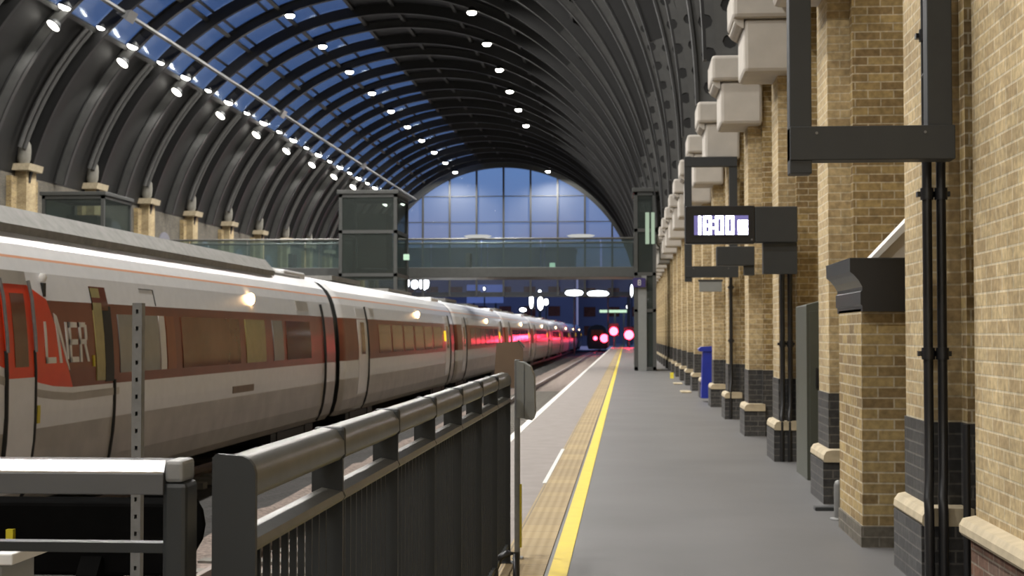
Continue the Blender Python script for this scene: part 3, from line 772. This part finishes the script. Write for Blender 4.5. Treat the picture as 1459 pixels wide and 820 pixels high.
# far train on the near track
ft = empty('distant_train', (-3.9, 200, -.1)); tag(ft, 'dark end of a distant train with red tail lamps', 'train')
cb = body(22).build('carriage', ['rubber', 'rubber', 'rubber', 'rubber', 'rubber'], ft)
for x in (-.25, .95): MB().disc((x, -.08, 1.05), (0, -1, 0), .26 if x < 0 else .55, .05).build('tail_lamp', 'lamp_tail', ft)
MB().box(-.8, .8, -.05, 0, 1.4, 2.2).build('windscreen', 'train_glass', ft)
# red signals at the platform end
def signal(x, z, label, r):
    s = empty('red_signal', (x, 168, 0)); tag(s, label, 'signal', 'red signals at the platform end')
    MB().tube([(0, .1, 0), (0, .1, z+.4)], .06, 8).build('post', 'steel_dark', s)
    MB().box(-.55, .55, -.05, .25, z-.55, z+.9).build('signal_head', 'black', s, bevel=.03)
    MB().disc((0, -.05, z), (0, -1, 0), r*1.3, .04).build('lens', 'lamp_red', s)
    l = bpy.data.lights.new('red', 'POINT'); l.energy = 420; l.color = (1, .03, .08); l.shadow_soft_size = .3
    o = bpy.data.objects.new('red_glow', l); COL.objects.link(o); o.location = (x, 167.3, z)
signal(-1.40, 1.84, 'left red signal lamp at the far end of the platform', .36)
signal(.32, 1.42, 'right red signal lamp at the far end of the platform', .40)

# ------------------------------------------------------------------ footbridge and lift towers (y 64-67)
fbz = 3.98
t = empty('footbridge', (-10, 64, 0)); tag(t, 'glass sided footbridge crossing above the train and platform', 'footbridge')
MB().box(-17.1, 10.35, 0, 3.0, fbz, 4.42).build('deck', 'bridge_steel', t, bevel=.02)
for y, s in ((.02, -1), (2.96, 1)):
    x = -17.1; i = 0
    while x < 10.2:
        x1 = min(x+2.6, 10.34)
        MB().box(x+.03, x1-.03, y, y+.03, 4.42, 5.62).build('glass_panel', 'glass_green', t); x = x1
    MB().tube([(-17.1, y+.015, 5.66), (10.34, y+.015, 5.66)], .045, 8).build('handrail', 'handrail', t)
for x in (-13, -5, 3):
    MB().box(x-.1, x+.1, 1.0, 1.9, 4.42, 5.1).build('bench', 'bridge_steel', t)
def tower(x0, x1, y0, y1, label, lit=False):
    t = empty('lift_tower', (x0, y0, 0)); tag(t, label, 'lift tower', 'glazed lift towers of the footbridge')
    W, D = x1-x0, y1-y0; H = 7.35
    for i, (x, y) in enumerate(((0, 0), (W-.14, 0), (0, D-.14), (W-.14, D-.14))): MB().box(x, x+.14, y, y+.14, 0, H).build('corner_post', 'bridge_steel', t)
    for z in (.02, 2.4, 3.9, 5.7, H-.14):
        MB().box(0, W, 0, .12, z, z+.14).box(0, W, D-.12, D, z, z+.14).box(0, .12, 0, D, z, z+.14).box(W-.12, W, 0, D, z, z+.14).build('ring_beam', 'bridge_steel', t)
    MB().box(.1, W-.1, .04, .07, 0.1, H).build('glass_front', 'glass_tower', t)
    MB().box(.03, .06, .1, D-.1, .1, H).build('glass_side', 'glass_tower', t); MB().box(W-.06, W-.03, .1, D-.1, .1, H).build('glass_side', 'glass_tower', t)
    MB().box(-.08, W+.08, -.08, D+.08, H, H+.16).build('roof', 'bridge_steel', t, bevel=.02)
    MB().box(W*.25, W*.75, D*.3, D*.8, 4.3, 6.6).build('lift_car', 'bridge_steel', t)
    return t
tw = tower(.34, 1.24, 60.7, 63.95, 'dark lift tower standing on the platform by the brick wall')
MB().box(.46, .62, -.02, .02, 5.2, 6.5).box(.70, .84, -.02, .02, 5.2, 6.5).build('lit_pane', 'glow_pane', tw)['label'] = 'pale green lit panes'
MB().box(.15, .5, -.03, .0, 0, 3.9).build('pale_pillar', 'grey_plastic', tw)
MB().box(.02, .86, .1, .2, .2, 5.5).build('back_panel', 'bridge_steel', tw)
tower(-11.95, -9.5, 60.7, 63.95, 'glass lift tower rising behind the middle of the train')
tower(-24.6, -21.9, 60.4, 63.9, 'glass lift tower near the far left wall')
t = empty('platform_sign', (.28, 60.52, 0)); tag(t, 'purple platform sign with a white 8 on the lift tower', 'sign')
MB().box(-.0, .52, 0, .06, 3.42, 3.80).build('sign_board', 'purple', t, bevel=.01)
g = MB(); seg7(g, '8', .20, 3.49, .13, .24, .035, -.001); g.build('numeral', 'letter', t)
MB().box(.2, .3, .02, .17, 3.80, 3.95).build('bracket', 'bridge_steel', t)

# ------------------------------------------------------------------ outside, beyond the gable
def block(x0, x1, y, h, label, lits=()):
    t = empty('distant_building', (x0, y, -1)); tag(t, label, 'building', 'dark buildings beyond the shed')
    W = x1-x0
    MB().box(0, W, 0, 12, 0, h+1).build('wall', 'dark_blue', t)
    MB().box(-.3, W+.3, -.3, 12.3, h+1, h+1.6).build('roof', 'dark_blue', t)
    nw = int(W/5)
    for i in range(nw):
        for j in range(int(h/4)):
            mt = 'glow_pane' if (i, j) in lits else 'train_glass'
            MB().box(i*5+1.2, i*5+3.6, -.1, .05, j*4+2.2, j*4+4.2).build('window', mt, t)
    return t
block(-62, -10.5, 300, 18.5, 'tall dark building beyond the left of the end window', ((9, 4), (7, 3)))
block(-10.0, 22, 310, 14.5, 'lower dark building beyond the right of the end window', ((1, 3),))
t = empty('lit_hoarding', (-26.0, 240, -1)); tag(t, 'dim blue lit hoarding seen below the footbridge', 'hoarding')
MB().box(0, 6.0, 0, .3, 7.6, 10.6).build('panel', 'lit_blue', t); MB().box(1, 1.3, .1, .3, 0, 7.6).box(4.6, 4.9, .1, .3, 0, 7.6).build('post', 'steel_dark', t); MB().box(-.1, 2.3, -.1, 0, 8.8, 9.6).build('dark_panel', 'rubber', t)
def P(px, py, Yd):
    f = 2100; yaw = math.atan(162.5/f); pit = math.atan(66/math.hypot(f, 162.5)); x = (px-729.5)/f; y = (410-py)/f; a = PI/2+pit
    Y = y*math.cos(a)+math.sin(a); Z = y*math.sin(a)-math.cos(a); c, s = math.cos(yaw), math.sin(yaw)
    r = (x*c-Y*s, x*s+Y*c, Z); k = Yd/r[1]; return (r[0]*k, Yd, 1.5+r[2]*k)
def flood(px, py, Yd, w, h, label, mat='lamp_far', dx=0):
    x, y, z = P(px, py, Yd); t = empty('yard_lamp', (x, y, -.9)); tag(t, label, 'yard lamp', 'yard lamps beyond the shed')
    zz = z+.9
    MB().tube([(dx, .3, .9 if dx else 0), (dx, .3, zz)]+([(0, .3, zz)] if dx else []), .09, 8).build('post', 'steel_dark', t)
    MB().box(-w/2-.1, w/2+.1, .02, .35, zz-h/2-.1, zz+h/2+.1).build('lamp_head', 'steel_dark', t)
    MB().lathe([(.05, -h/2), (w/2*.8, -h*.35), (w/2, 0), (w/2*.8, h*.35), (.05, h/2)], (0, 0, 0), 14, sy=.15).build('lens', mat, t, loc=(0, 0, zz))
YL = 172
for px, py, w, h, lab in ((580, 403, .6, 1.0, 'small bright yard lamp, leftmost below the footbridge'), (591, 405, .9, 1.1, 'bright round yard lamp second from left below the footbridge'), (604, 403, 1.3, 1.7, 'largest bright yard lamp left of the blue hoarding'),
        (757, 428, .5, 1.9, 'tall bright yard lamp left in the middle cluster'), (770, 432, .7, 1.7, 'bright yard lamp in the heart of the middle cluster'), (778, 430, .6, .8, 'bright yard lamp right in the middle cluster'), (769, 416, .4, .6, 'small yard lamp topping the middle cluster'),
        (745, 441, .9, .5, 'low wide yard lamp left of the middle cluster'), (690, 411, .25, .4, 'tiny yard lamp right of the blue hoarding'), (768, 415, .2, .3, 'tiny yard lamp above the middle cluster'),
        (818, 417, 2.1, .7, 'long bright yard lamp under the footbridge, the left of two'), (852, 418, 2.5, .7, 'long bright yard lamp under the footbridge, the right of two'),
        (900, 414, .35, 1.7, 'upright bright lamp beside the purple platform sign'), (895, 437, .5, .7, 'small round lamp above the right red signal')):
    YL += 2.5; flood(px, py, 168 if px in (818, 852) else YL, w, h, lab, dx=1.15 if px == 852 else 0)
t = empty('lit_canopy', P(876, 443, 185)[0:2]+(0,)); tag(t, 'thin greenish lit canopy on posts above the red signals', 'canopy')
z = P(876, 443, 185)[2]; MB().box(-1.9, 1.9, 0, 1.5, z-.16, z+.16).build('canopy', 'lamp_green', t)
MB().box(-.1, .12, .6, .8, -.9, z-.1).box(1.0, 1.25, .6, .8, -.9, z-.1).build('post', 'galv', t)
t = empty('overhead_gantry', (-14, 178, 0)); tag(t, 'dark overhead line gantry beyond the shed', 'gantry')
MB().box(-12, 14.5, 0, .5, 6.1, 6.6).build('beam', 'steel_dark', t)
MB().box(-12, -11.6, 0, .4, -.9, 6.2).build('column', 'steel_dark', t); MB().box(14.1, 14.5, 0, .4, 0, 6.2).build('column', 'steel_dark', t)
for x, lab in ((-6.45, 'left glowing smear painting a reflection on the footbridge glass'), (-1.95, 'right glowing smear painting a reflection on the footbridge glass')):  # glowing strips added to stand for bright reflections on the glass
    t = empty('glass_smear', (x, 64.03, 5.70)); tag(t, lab, 'lamp', 'painted reflection smears along the footbridge')
    MB().lathe([(.1, 0), (.5, .02), (.62, .09), (.4, .14), (.1, .15)], (0, 0, 0), 16, sy=.12).build('lens', 'smear_glow', t); MB().box(-.3, .3, -.05, .05, -.03, .0).build('base', 'bridge_steel', t)
# small green lamps glimpsed at the bridge
for px, py, yy, lab, mt in ((579, 366, 60.6, 'small green lamp on the middle lift tower', 'lamp_green'), (787, 378, 64.5, 'small pale green light at the foot of the bridge glass', 'lamp_green')):
    x, y, z = P(px, py, yy); t = empty('green_lamp', (x, y, z)); tag(t, lab, 'lamp')
    MB().box(-.12, .12, -.06, .06, -.12, .12).build('lens', mt, t, bevel=.02); MB().box(-.02, .02, .0, .4 if yy < 64 else .1, -.02 if yy < 64 else -.4, .02).build('bracket', 'steel_dark', t)

# ------------------------------------------------------------------ near fences
FX = -.795
def fence_post(m, y):
    # tapered flat plate across the fence line
    m.prism([(-.045, 0), (.045, 0), (.045, 1.19), (.025, 1.235), (-.03, 1.245), (-.045, 1.22)], 'y', y-.006, y+.006)
    return m
ysf = [2.97+.958*i for i in range(8)]
t = empty('platform_fence', (FX, 0, 0)); tag(t, 'long black railing running along the platform beside the track', 'fence')
for i, y in enumerate(ysf):
    m = MB()
    W = .048
    m.prism([(-W, 0), (W-.006, 0), (W-.006, 1.215), (W-.010, 1.232), (W-.020, 1.245), (W-.034, 1.252), (-W+.008, 1.256), (-W, 1.248)] if i == 0 else [(-W, 0), (W-.012, 0), (W-.012, 1.17), (-W, 1.17)], 'y', y-.008, y+.008)
    m.build('post', 'fence', t, bevel=.003)
    MB().box(-W-.01, W+.01, y-.06, y+.06, 0, .012).build('base_plate', 'fence', t)
    if i < 7:
        y1 = ysf[i+1]
        r = MB(); pts = [(-.042, 1.18), (-.03, 1.165), (.03, 1.165), (.042, 1.18), (.040, 1.215), (.02, 1.245), (-.02, 1.250), (-.040, 1.225)]
        r.prism(pts, 'y', y+.010, y1-.010, sm=True); r.build('handrail', 'handrail', t)
        MB().prism([(-.03, 1.055), (.035, 1.055), (.042, 1.065), (.035, 1.080), (-.02, 1.090), (-.04, 1.08)], 'y', y+.010, y1-.010).build('mid_rail', 'handrail', t)
        MB().box(-.025, .025, y+.01, y1-.01, .10, .125).build('bottom_rail', 'fence', t)
        for j in range(1, 11):
            yy = y+(y1-y)*j/11; MB().box(-.008, .008, yy-.005, yy+.005, .12, 1.06).build('baluster', 'fence', t)
for y in ysf[1:7]:
    MB().box(-.043, .043, y-.012, y+.012, 1.165, 1.252).build('rail_joint', 'fence', t, bevel=.01)
t = empty('end_barrier', (-.945, 2.97, 0)); tag(t, 'low barrier with a shiny white topped handrail at lower left', 'barrier')
r = MB(); r.prism([(-.044, 1.219), (.044, 1.219), (.03, 1.244), (-.030, 1.244)], 'x', -2.6, .012); r.build('handrail', 'bright_rail', t, bevel=.003)
r = MB(); r.prism([(-.048, 1.176), (.048, 1.176), (.048, 1.219), (-.048, 1.219)], 'x', -2.6, .012); r.build('rail_face', 'rail_grey', t, bevel=.002)
MB().box(-2.6, .02, -.018, .018, 1.055, 1.075).build('mid_rail', 'fence', t)
MB().box(-2.6, .02, -.018, .018, .10, .125).build('bottom_rail', 'fence', t)
MB().box(.008, .058, -.04, .045, 0, 1.20).build('post', 'fence', t, bevel=.01); MB().box(.013, .052, -.042, .042, 1.20, 1.245).build('post_cap', 'galv', t, bevel=.008)
MB().box(-2.6, -2.54, -.045, .045, 0, 1.20).build('post', 'fence', t, bevel=.01)
# perforated channel post
t = empty('perforated_post', (-2.05, 6.0, -.92)); tag(t, 'upright perforated steel channel standing behind the lower left barrier', 'post')
m = MB(); H = 2.55; n_ = 36
for i in range(n_):
    z0, z1 = H*i/n_, H*(i+1)/n_; zc = (z0+z1)/2
    m.box(0, .015, -.002, .002, z0, z1); m.box(.026, .041, -.002, .002, z0, z1); m.box(.015, .026, -.002, .002, z0, zc-.009); m.box(.015, .026, -.002, .002, zc+.009, z1)
m.box(0, .003, 0, .04, 0, H).box(.038, .041, 0, .04, 0, H); m.box(.003, .038, .038, .041, 0, H)
m.build('channel', 'galv', t)
MB().box(-.05, .09, -.05, .09, 0, .01).build('foot_plate', 'galv', t)
# buffer stop
t = empty('buffer_stop', (-3.25, 7.0, -.9)); tag(t, 'dark steel buffer stop at the end of the empty track', 'buffer stop')
MB().box(-1.1, 1.1, -.12, .12, 1.25, 1.6).build('cross_beam', 'buffer', t, bevel=.02)
for s in (-.72, .72):
    MB().prism([(-.1, 0.17), (.1, .17), (.1, 1.4), (-.1, 1.4)], 'x', s-.07, s+.07).build('upright', 'buffer', t)
    MB().prism([(-1.2, .17), (-1.0, .17), (-.05, 1.3), (-.15, 1.35)], 'x', s-.05, s+.05).build('raking_strut', 'buffer', t)
    b_ = MB(); b_.tube([(s*1.2, .12, 1.42), (s*1.2, .45, 1.42)], .09, 14); b_.tube([(s*1.2, .45, 1.42), (s*1.2, .50, 1.42)], .22, 18); b_.build('buffer_head', 'buffer', t)
MB().box(.30, .335, -.15, -.12, 1.40, 1.47).build('yellow_tag', 'yellow_tag', t)
t = empty('white_box', (-2.62, 5.0, -.92)); tag(t, 'white topped box by the track in the bottom left corner', 'box')
MB().box(0, .45, 0, .3, 0, 1.62).build('casing', 'grey_plastic', t, bevel=.01); MB().box(-.02, .50, -.02, .32, 1.62, 1.66).build('lid', 'white_line', t, bevel=.006)

# reader post at the fence end
t = empty('card_reader_post', (-.71, 9.86, 0)); tag(t, 'grey rounded reader box on a slim post at the fence end', 'reader post')
MB().box(-.035, .0, -.03, .03, 0, 1.33).build('post', 'galv', t, bevel=.004); MB().box(-.0, .012, -.02, .02, .08, .5).build('yellow_edge', 'yellow_tag', t)
MB().prism([(-.015, .95), (.09, .93), (.105, .97), (.10, 1.22), (.075, 1.285), (.03, 1.315), (-.015, 1.32)], 'y', -.10, .08).build('reader_case', 'grey_plastic', t, bevel=.008)
MB().box(.035, .038, -.103, -.098, .95, 1.30).build('case_seam', 'black', t)
MB().box(-.05, .02, -.05, .05, 0, .015).build('base_plate', 'galv', t)
t = empty('brown_board', (-.92, 10.25, 0)); tag(t, 'brown board with sloping top behind the end of the fence', 'board')
MB().prism([(0, 1.14), (.20, 1.12), (.205, 1.40), (.17, 1.45), (.02, 1.44)], 'y', -.02, .02).build('board', 'brown_panel', t, bevel=.004)
MB().prism([(.165, 1.455), (.21, 1.405), (.218, 1.412), (.172, 1.463)], 'y', -.025, .025).build('trim', 'handrail', t)
MB().box(.04, .08, .0, .04, 0, 1.14).build('post', 'galv', t)
# curved foot at base of fence end
t = empty('rail_hoop', (-.70, 9.0, 0)); tag(t, 'low curved black hoop at the foot of the fence end', 'hoop')
MB().tube([(-.10, 0, 0), (-.10, .0, .07), (-.07, 0, .14), (-.02, 0, .17), (.03, 0, .17), (.03, 0, .0)], .022, 10).build('hoop', 'black', t)
MB().box(-.13, .06, -.04, .04, 0, .012).build('foot_plate', 'black', t)

# ------------------------------------------------------------------ sky
wd = bpy.data.worlds.new('dusk'); S.world = wd; wd.use_nodes = True; nt = wd.node_tree; nt.nodes.clear()
out = nt.nodes.new('ShaderNodeOutputWorld'); bg = nt.nodes.new('ShaderNodeBackground'); tc = nt.nodes.new('ShaderNodeTexCoord')
sp = nt.nodes.new('ShaderNodeSeparateXYZ'); cr = nt.nodes.new('ShaderNodeValToRGB'); nz = nt.nodes.new('ShaderNodeTexNoise')
nz.inputs['Scale'].default_value = 14; ma = nt.nodes.new('ShaderNodeMath'); ma.operation = 'MULTIPLY_ADD'; ma.inputs[1].default_value = .05
nt.links.new(tc.outputs['Generated'], sp.inputs[0]); nt.links.new(tc.outputs['Generated'], nz.inputs['Vector'])
nt.links.new(nz.outputs['Fac'], ma.inputs[0]); nt.links.new(sp.outputs['Z'], ma.inputs[2]); nt.links.new(ma.outputs[0], cr.inputs[0])
e = cr.color_ramp.elements
e[0].position = 0.0; e[0].color = (.10, .11, .24, 1); e[1].position = .9; e[1].color = (.035, .075, .26, 1)
for p_, c_ in ((.07, (.20, .215, .38)), (.10, (.17, .245, .48)), (.14, (.15, .27, .56)), (.3, (.09, .17, .42))):
    x = e.new(p_); x.color = rgba(c_)
nt.links.new(cr.outputs[0], bg.inputs[0]); bg.inputs[1].default_value = 1.0; nt.links.new(bg.outputs[0], out.inputs[0])

# ------------------------------------------------------------------ camera
cam = bpy.data.cameras.new('camera'); co = bpy.data.objects.new('camera', cam); COL.objects.link(co); S.camera = co
f = 2100; cam.sensor_width = 36; cam.lens = 36*f/1459
yaw = math.atan(162.5/f); pit = math.atan(66/math.hypot(f, 162.5))
co.location = (0, 0, 1.5); co.rotation_euler = (PI/2+pit, 0, yaw); cam.clip_end = 800; cam.clip_start = .05
cam.dof.use_dof = True; cam.dof.focus_distance = 5.0; cam.dof.aperture_fstop = 9
vs_ = S.view_settings; vs_.view_transform = 'Standard'; vs_.look = 'None'; vs_.gamma = 1; vs_.use_curve_mapping = False
vs_.exposure = 0.0
S.cycles.use_denoising = True; S.cycles.sample_clamp_indirect = 4; S.cycles.max_bounces = 8; S.cycles.transparent_max_bounces = 24
